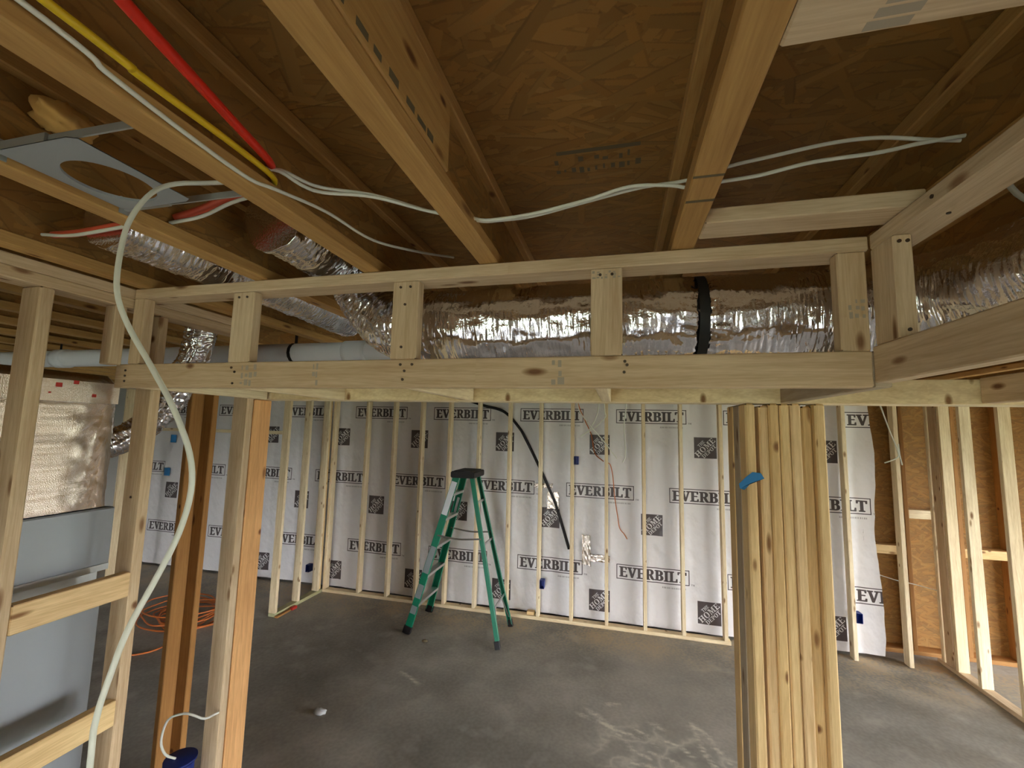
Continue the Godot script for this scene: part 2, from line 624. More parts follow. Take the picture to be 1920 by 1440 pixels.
# ------------------------------------------------------------------ scene
func _ready() -> void:
	rng.seed = 2024
	var cam := Camera3D.new()
	cam.name = "camera"
	cam.fov = rad_to_deg(2.0 * atan(720.0 / 800.0))
	cam.near = 0.02
	cam.far = 200.0
	cam.position = Vector3(0, 2.2, 0)
	cam.rotation_degrees = Vector3(6.0, 13.95, 1.35)
	add_child(cam)
	cam.current = true
	var we := WorldEnvironment.new()
	we.name = "environment"
	var env := Environment.new()
	env.background_mode = Environment.BG_SKY
	var sky := Sky.new()
	var sm := ProceduralSkyMaterial.new()
	sm.sky_top_color = Color(0.90, 0.94, 1.0)
	sm.sky_horizon_color = Color(0.98, 0.98, 1.0)
	sm.ground_bottom_color = Color(0.45, 0.46, 0.42)
	sm.ground_horizon_color = Color(0.80, 0.83, 0.85)
	sm.sky_energy_multiplier = 1.0
	sm.sun_angle_max = 0.0
	sky.sky_material = sm
	env.sky = sky
	env.background_energy_multiplier = 9.0
	env.tonemap_mode = Environment.TONE_MAPPER_LINEAR
	env.tonemap_exposure = 4.3
	env.sdfgi_enabled = true
	env.ssao_enabled = true
	env.ssil_enabled = true
	we.environment = env
	add_child(we)

	make_materials()
	build_shell()
	build_joists()
	build_soffit()
	build_left_wall()
	build_columns()
	build_back_room()
	build_ducts()
	build_furnace()
	build_ladder()
	build_cables()
	build_small()

func struct_box(called: String, mat: Material, x0: float, x1: float, y0: float, y1: float, z0: float, z1: float, parent: Node = null) -> MeshInstance3D:
	var o := board(parent if parent else self, called, mat, x0, x1, y0, y1, z0, z1, 0.001)
	if parent == null: o.set_meta("kind", "structure")
	return o

func build_shell() -> void:
	# slab with its own UVs
	var st := begin()
	var q := [Vector3(FX0, 0, FZ0), Vector3(FX1, 0, FZ0), Vector3(FX1, 0, FZ1), Vector3(FX0, 0, FZ1)]
	var uv := [Vector2(0, 0), Vector2(1, 0), Vector2(1, 1), Vector2(0, 1)]
	for k in [0, 1, 2, 0, 2, 3]:
		st.set_normal(Vector3.UP)
		st.set_uv(uv[k])
		st.add_vertex(q[k])
	for e in [[0, 1], [1, 2], [2, 3], [3, 0]]:
		var a: Vector3 = q[e[0]]
		var b: Vector3 = q[e[1]]
		var dn := Vector3(0, -0.12, 0)
		for v: Vector3 in [a, b + dn, b, a, a + dn, b + dn]:
			st.set_normal((b - a).cross(Vector3.UP).normalized() * -1.0)
			st.set_uv(Vector2(0.5, 0.5))
			st.add_vertex(v)
	for k in [0, 2, 1, 0, 3, 2]:
		st.set_normal(Vector3.DOWN)
		st.set_uv(uv[k])
		st.add_vertex(q[k] + Vector3(0, -0.12, 0))
	var fl := put(self, "floor", st.commit(), M.floor)
	fl.set_meta("kind", "structure")
	tag(fl, "grey concrete slab with pale smears and sawdust", "")
	var gr := struct_box("ground", M.grass, -40, 40, -0.3, -0.14, -40, 40)
	tag(gr, "ground outside the basement walls", "")
	# ceiling: subfloor panels
	var ceil := Node3D.new()
	ceil.name = "ceiling"
	ceil.set_meta("kind", "structure")
	tag(ceil, "brown strand board subfloor above the joists", "")
	add_child(ceil)
	var x := -7.703
	var row := 0
	while x < FX1 - 0.01:
		var z := -6.28 - (0.61 if row % 2 == 0 else 0.0)
		while z < FZ1 - 0.01:
			board(ceil, "panel", M.osb, maxf(x, FX0) + 0.001, minf(x + 2.44, FX1) - 0.001, 2.946, 2.966, maxf(z, FZ0) + 0.001, minf(z + 1.22, FZ1) - 0.001, 0.001)
			z += 1.22
		x += 2.44
		row += 1
	# faded mill stamp on the underside of one panel
	board(ceil, "ink_stamp", M.ink_dark, -0.16, 0.06, 2.9455, 2.946, -1.09, -1.075, 0.0001)
	for k in 22:
		if rng.randf() < 0.25: continue
		var sx := -0.17 + (k % 11) * 0.022
		var sz := -1.18 + int(k / 11) * 0.045
		var sh := rng.randf_range(0.0, 0.012)
		board(ceil, "ink_stamp", M.ink_dark, sx, sx + rng.randf_range(0.005, 0.016), 2.9455, 2.946, sz + sh, sz + sh + rng.randf_range(0.012, 0.028), 0.0001)
	struct_box("ceiling_light_cover", M.osb, FX0, FX1, 2.97, 3.05, FZ0, FZ1)  # unseen cover added to keep sky from leaking through panel gaps
	# walls
	struct_box("wall_back", M.concrete, FX0, 2.45, 0, 2.95, -5.75, -5.36)
	var wb := Node3D.new()
	wb.name = "wall_back_right"
	wb.set_meta("kind", "structure")
	tag(wb, "orange brown strand board outer wall with rough studs", "")
	add_child(wb)
	var px := [2.45, 2.98, 4.20, 5.42, FX1]
	for i in 4: board(wb, "panel", M.osb, px[i] + 0.001, px[i + 1] - 0.001, 0.0, 2.95, -5.64, -5.625, 0.001)
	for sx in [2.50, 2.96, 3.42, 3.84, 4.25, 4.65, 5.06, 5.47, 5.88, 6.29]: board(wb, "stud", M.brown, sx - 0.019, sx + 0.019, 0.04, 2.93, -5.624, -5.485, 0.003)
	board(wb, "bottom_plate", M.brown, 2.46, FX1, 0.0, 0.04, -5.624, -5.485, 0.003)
	board(wb, "blocking", M.yellow[0], 2.52, 2.94, 0.98, 1.07, -5.61, -5.49)
	board(wb, "blocking", M.cream[0], 2.98, 3.40, 1.36, 1.45, -5.61, -5.49)
	board(wb, "blocking", M.yellow[1], 3.44, 3.82, 1.00, 1.09, -5.61, -5.49)
	struct_box("wall_left", M.concrete, FX0 - 0.2, FX0, 0, 2.95, -5.75, FZ1)
	# right wall with door openings, the last one added for side light
	var wr := Node3D.new()
	wr.name = "wall_right"
	wr.set_meta("kind", "structure")
	tag(wr, "strand board side wall with door openings, one added for side light", "")
	add_child(wr)
	for b in [[0.0, 2.95, -5.75, -4.95], [2.15, 2.95, -4.95, -4.05], [0.0, 2.95, -4.05, -3.1], [2.15, 2.95, -3.1, -1.7], [0.0, 2.95, -1.7, -0.9], [2.15, 2.95, -0.9, 1.3], [0.0, 2.95, 1.3, FZ1]]:
		board(wr, "panel", M.osb, FX1, FX1 + 0.15, b[0], b[1], b[2], b[3], 0.001)
	var wf := Node3D.new()
	wf.name = "wall_front"
	wf.set_meta("kind", "structure")
	tag(wf, "plastered wall with a wide patio door opening", "")
	add_child(wf)
	for b in [[FX0, -2.5, 0.0, 2.95], [-2.5, -0.6, 2.1, 2.95], [-0.6, FX1, 0.0, 2.95]]:
		board(wf, "panel", M.plaster, b[0], b[1], b[2], b[3], FZ1, FZ1 + 0.2, 0.001)
	for d in [[-2.5, -0.6, FZ1], [-4.95, -4.05, FX1], [-3.1, -1.7, FX1], [-0.9, 1.3, FX1]]:  # last entry: unseen opening added to side-light the left studs
		var dr := Node3D.new()
		door_count += 1
		dr.name = "door_%d" % door_count
		dr.set_meta("kind", "structure")
		add_child(dr)
		if d[2] == FZ1:
			board(dr, "jamb", M.cream[0], d[0], d[0] + 0.04, 0, 2.1, FZ1 + 0.02, FZ1 + 0.16)
			board(dr, "jamb", M.cream[0], d[1] - 0.04, d[1], 0, 2.1, FZ1 + 0.02, FZ1 + 0.16)
			board(dr, "mullion", M.cream[0], -1.58, -1.52, 0, 2.06, FZ1 + 0.05, FZ1 + 0.12)
			board(dr, "lintel", M.cream[0], d[0] + 0.04, d[1] - 0.04, 2.06, 2.1, FZ1 + 0.02, FZ1 + 0.16)
		else:
			board(dr, "jamb", M.cream[0], FX1 + 0.01, FX1 + 0.13, 0, 2.15, d[0], d[0] + 0.04)
			board(dr, "jamb", M.cream[0], FX1 + 0.01, FX1 + 0.13, 0, 2.15, d[1] - 0.04, d[1])
			board(dr, "lintel", M.cream[0], FX1 + 0.01, FX1 + 0.13, 2.11, 2.15, d[0] + 0.04, d[1] - 0.04)

# ------------------------------------------------------------------ joists
const JB := 2.702
const JT := 2.944
func joist(x: float, label: String, group := "") -> Node3D:
	var o := thing("ceiling_joist", label, "joist", Vector3(x, JB, -1.0), group)
	board(o, "bottom_flange", M.flange, x - 0.03, x + 0.03, JB, JB + 0.038, -5.3, 4.7)
	board(o, "top_flange", M.flange, x - 0.03, x + 0.03, JT - 0.038, JT, -5.3, 4.7)
	board(o, "web", M.osb, x - 0.005, x + 0.005, JB + 0.038, JT - 0.038, -5.3, 4.7, 0.001)
	return o

func build_joists() -> void:
	joist(-1.752, "wooden I-joist lying on top of the left stud wall's plates")
	joist(-1.222, "wooden I-joist carrying one end of the recessed light bracket")
	joist(-0.785, "wooden I-joist with yellow and white cables along its flange")
	var j := joist(-0.383, "golden wooden I-joist with a stamped filler block on its web")
	var fb := board(j, "filler_block", M.flange, -0.377, -0.350, 2.741, 2.903, -0.80, 3.2)
	fb.set_meta("label", "flat wood filler block with dark ink stamps")
	var zz := -0.72
	for k in 9:
		var w := rng.randf_range(0.02, 0.035)
		board(fb, "ink_stamp", M.ink_dark, -0.350, -0.3496, 2.752, 2.752 + rng.randf_range(0.010, 0.016), zz, zz + w, 0.0001)
		zz += w + rng.randf_range(0.006, 0.03)
	j = joist(0.175, "knotty wooden I-joist with pencil lines across its flange")
	for s in [[-0.86, -0.852], [-0.955, -0.945]]:
		board(j, "pencil_line", M.ink_dark, 0.146, 0.204, JB - 0.0004, JB, s[0], s[1], 0.0001)
	joist(0.682, "wooden I-joist above the side soffit with cables through its web")
	for x in [-7.0, -6.58, -6.16, -5.74, -5.32, -4.90, -4.48, -4.06, -3.64, -3.22, -2.80, -2.38]:
		joist(x, "wooden I-joist over the back left of the room", "joists over the back left")
	for x in [1.09, 1.50, 1.91, 2.32, 2.73, 3.14, 3.55, 3.96, 4.37, 4.78, 5.19, 5.60, 6.01]:
		joist(x, "wooden I-joist over the right of the room", "joists over the right side")
	# flat blocking between the last joists
	for b in [[-1.15, -1.06, "pale flat board nailed between joists above the soffit plate"], [-0.575, -0.486, "pale flat board with a grey stamp nailed between joists overhead"]]:
		var o := thing("joist_blocking", b[2], "board", Vector3(0.43, JB, b[0] + 0.045))
		board(o, "plank", M.spruce[2], 0.206, 0.651, JB, JB + 0.038, b[0], b[1])
		if b[0] > -1.0:
			for k in 5: board(o, "ink_stamp", M.ink, 0.296 + k * 0.004, 0.345 + k * 0.003, JB - 0.0004, JB, -0.57 + k * 0.017, -0.557 + k * 0.017, 0.0001)

# ------------------------------------------------------------------ soffit
func build_soffit() -> void:
	var o := thing("soffit_frame", "pale lumber soffit frame in front of the foil duct", "soffit frame", Vector3(-0.6, 2.32, -1.22))
	board(o, "top_plate", M.spruce[0], -1.798, 0.608, 2.662, 2.700, -1.289, -1.2)
	var lb := board(o, "lower_beam", M.spruce[1], -1.852, 0.601, 2.320, 2.409, -1.238, -1.2)
	var cr := [[-1.797, -1.742], [-1.331, -1.240], [-0.699, -0.609], [-0.073, 0.014], [0.537, 0.600]]
	var cs := []
	for c in cr:
		cs.append(board(o, "cripple_stud", pick(M.spruce), c[0], c[1], 2.4095, 2.6615, -1.238, -1.2))
	for i in [1, 2, 3]:
		for f in [0.3, 0.68]: screw(cs[i], Vector3(lerpf(cr[i][0], cr[i][1], f), 2.642, -1.199), Vector3(0, 0, 1))
	for p in [[-1.31, 2.39], [-1.295, 2.375], [-1.30, 2.335], [-0.66, 2.392], [-0.62, 2.392], [-0.645, 2.372], [-0.65, 2.345], [0.02, 2.392], [0.026, 2.382], [0.018, 2.362], [-1.80, 2.385], [-1.80, 2.365], [-1.80, 2.345]]:
		screw(lb, Vector3(p[0], p[1], -1.199), Vector3(0, 0, 1))
	screw(cs[2], Vector3(-0.654, 2.585, -1.199), Vector3(0, 0, 1))
	screw(cs[2], Vector3(-0.66, 2.448, -1.199), Vector3(0, 0, 1))
	# grade stamps: short broken strokes of grey ink
	for s in [[cs[3], -0.070, 0.011, 2.630, 2.655, 7], [lb, -0.185, -0.145, 2.325, 2.404, 2], [cs[4], 0.556, 0.596, 2.49, 2.545, 3], [lb, -1.27, -1.20, 2.325, 2.404, 4], [lb, -0.98, -0.955, 2.325, 2.404, 2]]:
		var n: int = s[5]
		for k in n:
			var w: float = (s[2] - s[1]) / n
			for q in 3:
				var hh: float = (s[4] - s[3]) / 3.0
				if rng.randf() < 0.25: continue
				board(s[0], "ink_stamp", M.ink, s[1] + w * (k + rng.randf_range(0, 0.25)), s[1] + w * (k + rng.randf_range(0.5, 0.95)), s[3] + hh * (q + rng.randf_range(0, 0.3)), s[3] + hh * (q + rng.randf_range(0.5, 0.95)), -1.2, -1.1997, 0.0001)
	for x in [-1.741, -1.287, -0.628, -0.026]:
		board(o, "rung", pick(M.cream), x - 0.038, x, 2.32, 2.409, -1.819, -1.2385)
	board(o, "rung", M.grey_wood, 0.602, 0.640, 2.32, 2.409, -1.819, -1.2025)
	var h := thing("header_beam", "long lumber header faced with strand board paled for bright light behind the soffit", "beam", Vector3(0.6, 2.32, -1.88))
	board(h, "lit_osb_face", M.lit_osb, -1.72, 3.05, 2.322, 2.409, -1.831, -1.820, 0.001)  # strand board face, its lit look put into a paler colour
	board(h, "bottom_plate", M.cream[0], -1.838, 3.05, 2.32, 2.358, -1.925, -1.832)
	board(h, "upper_member", M.cream[1], -1.838, 3.05, 2.358, 2.409, -1.925, -1.832)
	var s := thing("soffit_frame", "pale lumber side soffit frame running along the right duct", "soffit frame", Vector3(0.9, 2.32, -0.2))
	board(s, "top_plate", M.spruce[2], 0.610, 0.699, 2.662, 2.700, -1.2, 1.5)
	board(s, "lower_beam", M.spruce[0], 0.602, 0.640, 2.330, 2.419, -1.2, 1.5)
	board(s, "corner_stud", M.spruce[2], 0.610, 0.648, 2.4195, 2.6615, -1.2, -1.111)
	for z in [-0.59, 0.02, 0.63]: board(s, "cripple_stud", pick(M.spruce), 0.610, 0.648, 2.4195, 2.6615, z - 0.089, z)
	board(s, "rear_beam", M.spruce[1], 1.222, 1.260, 2.325, 2.414, -1.819, 1.5)
	board(s, "rung", M.spruce[2], 0.641, 1.221, 2.330, 2.414, -0.64, -0.602)
	for p in [[0.622, 2.645], [0.638, 2.645], [0.63, 2.44]]: screw(s, Vector3(p[0], p[1], -1.110), Vector3(0, 0, 1))
	screw(s, Vector3(0.66, 2.661, -1.02), Vector3(0, -1, 0))
	screw(s, Vector3(0.609, 2.68, -0.98), Vector3(-1, 0, 0))

# ------------------------------------------------------------------ left wall
func build_left_wall() -> void:
	var o := thing("stud_wall", "open stud wall with flat blocking in front of the furnace", "stud wall", Vector3(-1.845, 0, -0.6))
	board(o, "top_plate", M.spruce[2], -1.889, -1.80, 2.6625, 2.700, -1.758, 1.2)
	board(o, "top_plate", M.spruce[1], -1.889, -1.80, 2.624, 2.662, -1.758, 1.2)
	board(o, "bottom_plate", M.spruce[1], -1.889, -1.80, 0.0, 0.038, -1.758, 1.2)
	for z in [-1.30, -0.93, -0.52, -0.11, 0.30, 0.71, 1.12]:
		board(o, "stud", pick(M.spruce), -1.889, -1.80, 0.0385, 2.6235, z - 0.038, z, 0.005)
	board(o, "cripple_stud", M.spruce[0], -1.852, -1.80, 2.402, 2.6235, -1.183, -1.143)
	board(o, "blocking", M.yellow[2], -1.838, -1.80, 1.535, 1.624, -1.2995, -0.9685)
	board(o, "blocking", M.yellow[0], -1.838, -1.80, 1.080, 1.169, -1.2995, -0.9685)
	for z in [-0.52, -0.11, 0.30]:
		board(o, "blocking", M.yellow[0], -1.838, -1.80, 1.30, 1.389, z - 0.0005, z + 0.371)
	for y in [0.75, 1.9]: screw(o, Vector3(-1.845, y, -1.299), Vector3(0, 0, 1))

func build_columns() -> void:
	var o := thing("corner_post", "corner post of a pale and an orange knotty stud under the soffit's left end", "post", Vector3(-1.84, 0, -1.78))
	board(o, "stud", M.spruce[0], -1.889, -1.80, 0.0385, 2.6235, -1.7965, -1.7585, 0.004)
	var b := board(o, "jack_stud", M.orange, -1.838, -1.798, 0.0, 2.3195, -1.912, -1.800, 0.004)
	b.set_meta("label", "orange knotty jack stud")
	var c := thing("stud_column", "built up column of yellow studs standing side by side", "column", Vector3(0.62, 0, -1.9))
	var off := [0.0, 0.010, 0.001, 0.007, 0.003, 0.022, 0.0]
	var xs := 0.483
	for i in 7:
		var st := board(c, "stud", M.yellow[(i * 2) % 3], xs, xs + 0.0345, 0.0, 2.3195 - (0.008 if i in [1, 5] else 0.0), -1.912, -1.823 - off[i] + 0.003, 0.006)
		st.rotation_degrees.z = [0.1, -0.12, 0.05, 0.0, 0.06, -0.05, 0.0][i]
		xs += 0.038 + (0.004 if i == 0 else 0.0)
	board(c, "stud", M.grey_wood, 0.480, 0.518, 0.0, 2.3195, -2.003, -1.914, 0.004)
	board(c, "stud", M.yellow[1], 0.478, 0.516, 0.0, 2.3195, -2.094, -2.005, 0.004)
	var d := thing("stud_post", "dark brown double stud standing behind the left opening", "post", Vector3(-2.69, 0, -2.26))
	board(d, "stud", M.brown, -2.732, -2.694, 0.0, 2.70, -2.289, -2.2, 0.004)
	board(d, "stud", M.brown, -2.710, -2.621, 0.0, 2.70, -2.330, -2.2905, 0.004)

# ------------------------------------------------------------------ back room
func build_back_room() -> void:
	# printed insulation facing, slack between its fixings
	var V := PackedVector3Array()
	var U := PackedVector2Array()
	var I := PackedInt32Array()
	var n1 := FastNoiseLite.new()
	n1.seed = 4
	n1.frequency = 0.8
	n1.fractal_octaves = 3
	var x0 := -7.3
	var x1 := 2.585
	var nx := 500
	var ny := 80
	for j in ny + 1:
		for i in nx + 1:
			var u := float(i) / nx
			var v := float(j) / ny
			var x := lerpf(x0, x1, u)
			var y := lerpf(0.03, 2.66, v)
			if i > nx - 6: x += 0.02 * sin(y * 4.0) + 0.012 * n1.get_noise_2d(y * 3.0, 9.0)
			var fold := absf(sin((x + 0.09 * n1.get_noise_2d(x * 0.5, y * 0.4)) * PI / 0.406))
			var z := -5.300 + 0.016 * pow(fold, 0.7) + 0.010 * n1.get_noise_2d(x * 1.4, y * 0.5) + 0.006 * n1.get_noise_2d(x * 3.0 + y * 2.5, y * 4.0 - x)
			# creases pulled towards fixings
			z += 0.008 * n1.get_noise_2d((x + y) * 6.0, (x - y) * 1.2) * exp(-pow((y - 0.80) / 0.25, 2))
			V.append(Vector3(x, y, minf(z, -5.268)))
			U.append(Vector2((x - 0.38 + 0.59) / 1.18, (2.38 + 0.24 - y) / 1.79))
	for j in ny:
		for i in nx:
			var a := j * (nx + 1) + i
			I.append_array([a, a + nx + 1, a + 1, a + 1, a + nx + 1, a + nx + 2])
	var bl := put(self, "insulation_blanket", indexed(V, I, U), M.facing)
	tag(bl, "white printed insulation facing hung across the back wall", "insulation")
	# framed wall in front of it
	var o := thing("stud_wall", "cream stud wall in front of the printed white facing", "stud wall", Vector3(-1.3, 0, -5.18))
	board(o, "bottom_plate", M.cream[1], -3.80, 1.15, 0, 0.038, -5.229, -5.14)
	board(o, "top_plate", M.cream[1], -3.80, 1.15, 2.620, 2.658, -5.229, -5.14)
	board(o, "top_plate", M.cream[0], -3.80, 1.15, 2.6585, 2.6965, -5.229, -5.14)
	for x in [-3.78, -3.28, -2.875, -2.478, -2.092, -1.698, -1.295, -0.908, -0.523, -0.125, 0.292, 0.690, 1.105]:
		var s := board(o, "stud", pick(M.cream), x - 0.019, x + 0.019, 0.0385, 2.6195, -5.229, -5.14)
		s.rotation_degrees.z = rng.randf_range(-0.12, 0.12)
	var r := thing("free_stud_pair", "two cream studs standing on the slab at the facing's right edge", "studs", Vector3(2.5, 0, -5.2))
	for x in [2.290, 2.749]: board(r, "stud", M.cream[0], x - 0.019, x + 0.019, 0, 2.62, -5.262, -5.173)
	board(r, "top_plate", M.cream[1], 2.2, 2.95, 2.6205, 2.6585, -5.262, -5.173)
	# side partition at the back left
	var p := thing("stud_wall", "short stud partition standing out from the back wall", "stud wall", Vector3(-3.85, 0, -4.7))
	board(p, "bottom_plate", M.green_wood, -3.889, -3.80, 0, 0.038, -5.139, -4.33)
	board(p, "top_plate", M.cream[1], -3.889, -3.80, 2.62, 2.658, -5.139, -4.33)
	for z in [-4.33, -4.69, -5.045]: board(p, "stud", pick(M.cream), -3.889, -3.80, 0.0385, 2.6195, z - 0.038, z)
	board(p, "stud", M.yellow[0], -3.860, -3.822, 0.0385, 2.6195, -5.138, -5.085)
	board(p, "door_head", M.cream[0], -6.40, -3.8895, 2.070, 2.108, -4.419, -4.33)
	board(p, "door_stud", M.cream[1], -6.44, -6.402, 0.0, 2.62, -4.419, -4.33)
	# right hand wall
	var w := thing("stud_wall", "stud wall running along the room's right side", "stud wall", Vector3(3.13, 0, -3.5))
	board(w, "bottom_plate", M.spruce[0], 3.085, 3.174, 0, 0.038, -5.40, 2.0)
	board(w, "top_plate", M.spruce[0], 3.085, 3.174, 2.62, 2.658, -5.40, 2.0)
	for z in [-5.30, -5.12, -4.86, -4.44, -4.03, -3.62, -3.22, -2.81, -2.40, -1.99, -1.58, -1.17, -0.76, -0.35, 0.06, 0.47]:
		board(w, "stud", pick(M.cream), 3.085, 3.174, 0.0385, 2.6195, z - 0.038, z)
	board(w, "stud", M.spruce[1], 3.085, 3.123, 0.0385, 2.6195, -5.28, -5.17)

# ------------------------------------------------------------------ ducts
func foil_shape(sd: int, ring: float, lump: float, pinch := []) -> Callable:
	var a := FastNoiseLite.new()
	a.seed = sd
	a.frequency = 1.0
	a.fractal_octaves = 3
	var b := FastNoiseLite.new()
	b.seed = sd + 1
	b.frequency = 1.0
	b.fractal_octaves = 2
	return func(s: float, t: float, p: Vector3) -> float:
		var c := cos(t)
		var d := sin(t)
		var k := 2.2 if p.x < -1.6 else 1.0
		var slim := 1.0 - 0.24 * smoothstep(1.60, 1.93, -p.x) if pinch else 1.0
		var r := 1.0 + k * ring * a.get_noise_3d(s * 75.0, c * 1.6, d * 1.6) + (0.5 + 0.5 * k) * lump * b.get_noise_3d(s * 7.0, c * 2.2, d * 2.2)
		for q in pinch:
			var e: float = absf(p.x - q[0]) / q[1] if p.z < -1.9 else 9.0
			if e < 3.0:
				r *= 1.0 - q[2] * exp(-e * e)
				r += 0.10 * exp(-e * 0.5) * a.get_noise_2d(t * 5.0, 4.0 + s * 4.0)
		return r * slim

func duct(called: String, label: String, pts: Array, r: float, shape: Variant, step := 0.004, seg := 96) -> Node3D:
	var o := thing(called, label, "duct", pts[0])
	var rel := []
	for p: Vector3 in pts: rel.append(p - pts[0])
	put(o, "foil_jacket", tube_mesh(rel, r, seg, step, shape, true), M.foil)
	return o

func build_ducts() -> void:
	# main run: along the side soffit, round the corner, across, then up between two joists
	var pts := [Vector3(0.95, 2.560, 0.9), Vector3(0.95, 2.560, 0.3), Vector3(0.95, 2.560, -0.6), Vector3(0.945, 2.560, -1.0), Vector3(0.86, 2.560, -1.32), Vector3(0.62, 2.560, -1.445), Vector3(0.2, 2.560, -1.45), Vector3(-0.3, 2.560, -1.45), Vector3(-0.62, 2.560, -1.45), Vector3(-0.80, 2.577, -1.46), Vector3(-0.93, 2.65, -1.475), Vector3(-1.0, 2.76, -1.45), Vector3(-1.01, 2.818, -1.34), Vector3(-1.01, 2.822, -1.20), Vector3(-1.01, 2.822, -1.02)]
	var m := duct("flexible_duct", "large shiny foil duct running through the soffit frames", pts, 0.1385, foil_shape(3, 0.020, 0.045, [[-0.70, 0.022, 0.07]]), 0.0032, 112)
	var strap := tube_mesh([Vector3(0.235, 0, 0), Vector3(0.238, 0, 0), Vector3(0.260, 0, 0), Vector3(0.263, 0, 0)], 0.1405, 48, 0.01, null, false)
	var so := put(m, "strap", strap, M.dark, Vector3(0.0, 2.560, -1.45) - m.position)
	so.set_meta("label", "black strap pulled round the duct")
	duct("flexible_duct", "foil duct lying between joists over the left stud wall", [Vector3(-1.487, 2.822, -0.90), Vector3(-1.487, 2.822, -1.2), Vector3(-1.487, 2.822, -1.6), Vector3(-1.487, 2.81, -2.1)], 0.109, foil_shape(13, 0.050, 0.06), 0.0035, 80)
	duct("flexible_duct", "narrow crumpled foil duct dropping behind the left stud wall", [Vector3(-1.965, 2.66, -1.62), Vector3(-2.0, 2.54, -1.63), Vector3(-2.08, 2.38, -1.63), Vector3(-2.17, 2.22, -1.60), Vector3(-2.24, 2.12, -1.53), Vector3(-2.28, 2.08, -1.45), Vector3(-2.28, 2.08, -1.375)], 0.062, foil_shape(23, 0.10, 0.16), 0.005, 56)
	# white drain pipe on straps
	var p := thing("drain_pipe", "white plastic drain pipe hung behind the soffit", "pipe", Vector3(-4.6, 2.602, -2.05))
	put(p, "pipe", tube_mesh([Vector3.ZERO, Vector3(1.8, 0, 0), Vector3(3.62, 0, 0)], 0.056, 32, 0.4), M.pvc)
	put(p, "coupling", tube_mesh([Vector3(3.14, 0, 0), Vector3(3.22, 0, 0), Vector3(3.28, 0, 0)], 0.0625, 32, 0.05), M.pvc)
	put(p, "coupling", tube_mesh([Vector3(0.9, 0, 0), Vector3(1.0, 0, 0)], 0.0625, 32, 0.05), M.pvc)
	var k := 0
	for x in [-1.795, -3.684]:
		var st := begin()
		bar(st, Vector3(0, 0, 0), Vector3(0, -0.10, 0.0), 0.02, 0.002, Vector3.RIGHT, 0.0004)
		for i in 14:
			var a0 := PI * i / 13.0 * 1.7 - 0.35 * PI - PI * 0.0
			var a1 := PI * (i + 1) / 13.0 * 1.7 - 0.35 * PI
			bar(st, Vector3(0, -0.16 + 0.058 * cos(a0 + PI * 0.35), 0.058 * sin(a0 + PI * 0.35)), Vector3(0, -0.16 + 0.058 * cos(a1 + PI * 0.35), 0.058 * sin(a1 + PI * 0.35)), 0.02, 0.002, Vector3.RIGHT, 0.0004)
		var hs := put(self, "pipe_strap", st.commit(), M.black, Vector3(x, 2.762, -2.05))
		hs.scale = Vector3(1, 1, 1)
		tag(hs, ["black hanger strap on the pipe behind the soffit's short studs", "black hanger strap on the pipe above the furnace"][k], "strap")
		k += 1

# ------------------------------------------------------------------ furnace
func build_furnace() -> void:
	var o := thing("furnace", "grey furnace with a foil wrapped plenum behind the left studs", "furnace", Vector3(-2.3, 0, -0.9))
	board(o, "cabinet", M.cabinet, -2.62, -2.03, 0.02, 1.535, -1.365, -0.45, 0.008)
	board(o, "flange", M.galv, -2.60, -2.04, 1.535, 1.60, -1.345, -0.47, 0.002)
	board(o, "coil_casing", M.galv_grey, -2.62, -2.005, 1.60, 1.845, -1.36, -0.45, 0.006)
	board(o, "casing_seam", M.galv, -2.004, -2.0, 1.60, 1.625, -1.355, -0.46, 0.001)
	# padded foil wrap: a bulging rounded box
	var V := PackedVector3Array()
	var I := PackedInt32Array()
	var n1 := FastNoiseLite.new()
	n1.seed = 31
	n1.frequency = 1.0
	n1.fractal_octaves = 3
	var hx := 0.31
	var hz := 0.45
	var nu := 220
	var nv := 70
	for j in nv + 1:
		for i in nu:
			var a := TAU * i / nu
			var c := cos(a)
			var s := sin(a)
			var e := 0.16
			var v := float(j) / nv
			var y := lerpf(1.85, 2.378, v)
			var shrink := 1.0 - 0.10 * pow(maxf(0.0, v - 0.88) / 0.12, 2.0)
			var px := signf(c) * pow(absf(c), e) * hx * shrink
			var pz := signf(s) * pow(absf(s), e) * hz * (1.0 - (1.0 - shrink) * 0.5)
			var d := 0.006 * n1.get_noise_3d(px * 9.0, y * 9.0, pz * 9.0) + 0.002 * n1.get_noise_3d(px * 60.0, y * 60.0, pz * 60.0)
			V.append(Vector3(px + d * signf(px) * absf(c), y, pz + d * signf(pz) * absf(s)))
	for j in nv:
		for i in nu:
			var a := j * nu + i
			var b := j * nu + (i + 1) % nu
			I.append_array([a, b, a + nu, b, b + nu, a + nu])
	var ci := V.size()
	V.append(Vector3(0, 2.385, 0))
	for i in nu: I.append_array([ci, nv * nu + i, nv * nu + (i + 1) % nu])
	var w := put(o, "plenum_wrap", indexed(V, I), M.foil_wrap, Vector3(-2.32, 0, -0.90) - o.position)
	w.set_meta("label", "bubble foil insulation wrapped round the plenum")
	var t := board(o, "foil_tape", M.foil_wrap, -2.006, -1.9985, 2.262, 2.345, -1.32, -0.5, 0.001)
	t.set_meta("label", "foil tape with red print along the top of the wrap")
	for q in [[-1.24, 2.285, 0.012], [-1.18, 2.33, 0.014], [-1.10, 2.29, 0.006], [-1.02, 2.31, 0.012], [-1.13, 2.315, 0.016]]:
		board(t, "red_print", M.red, -1.9985, -1.998, q[1], q[1] + q[2], q[0], q[0] + q[2] * 1.2, 0.0001)

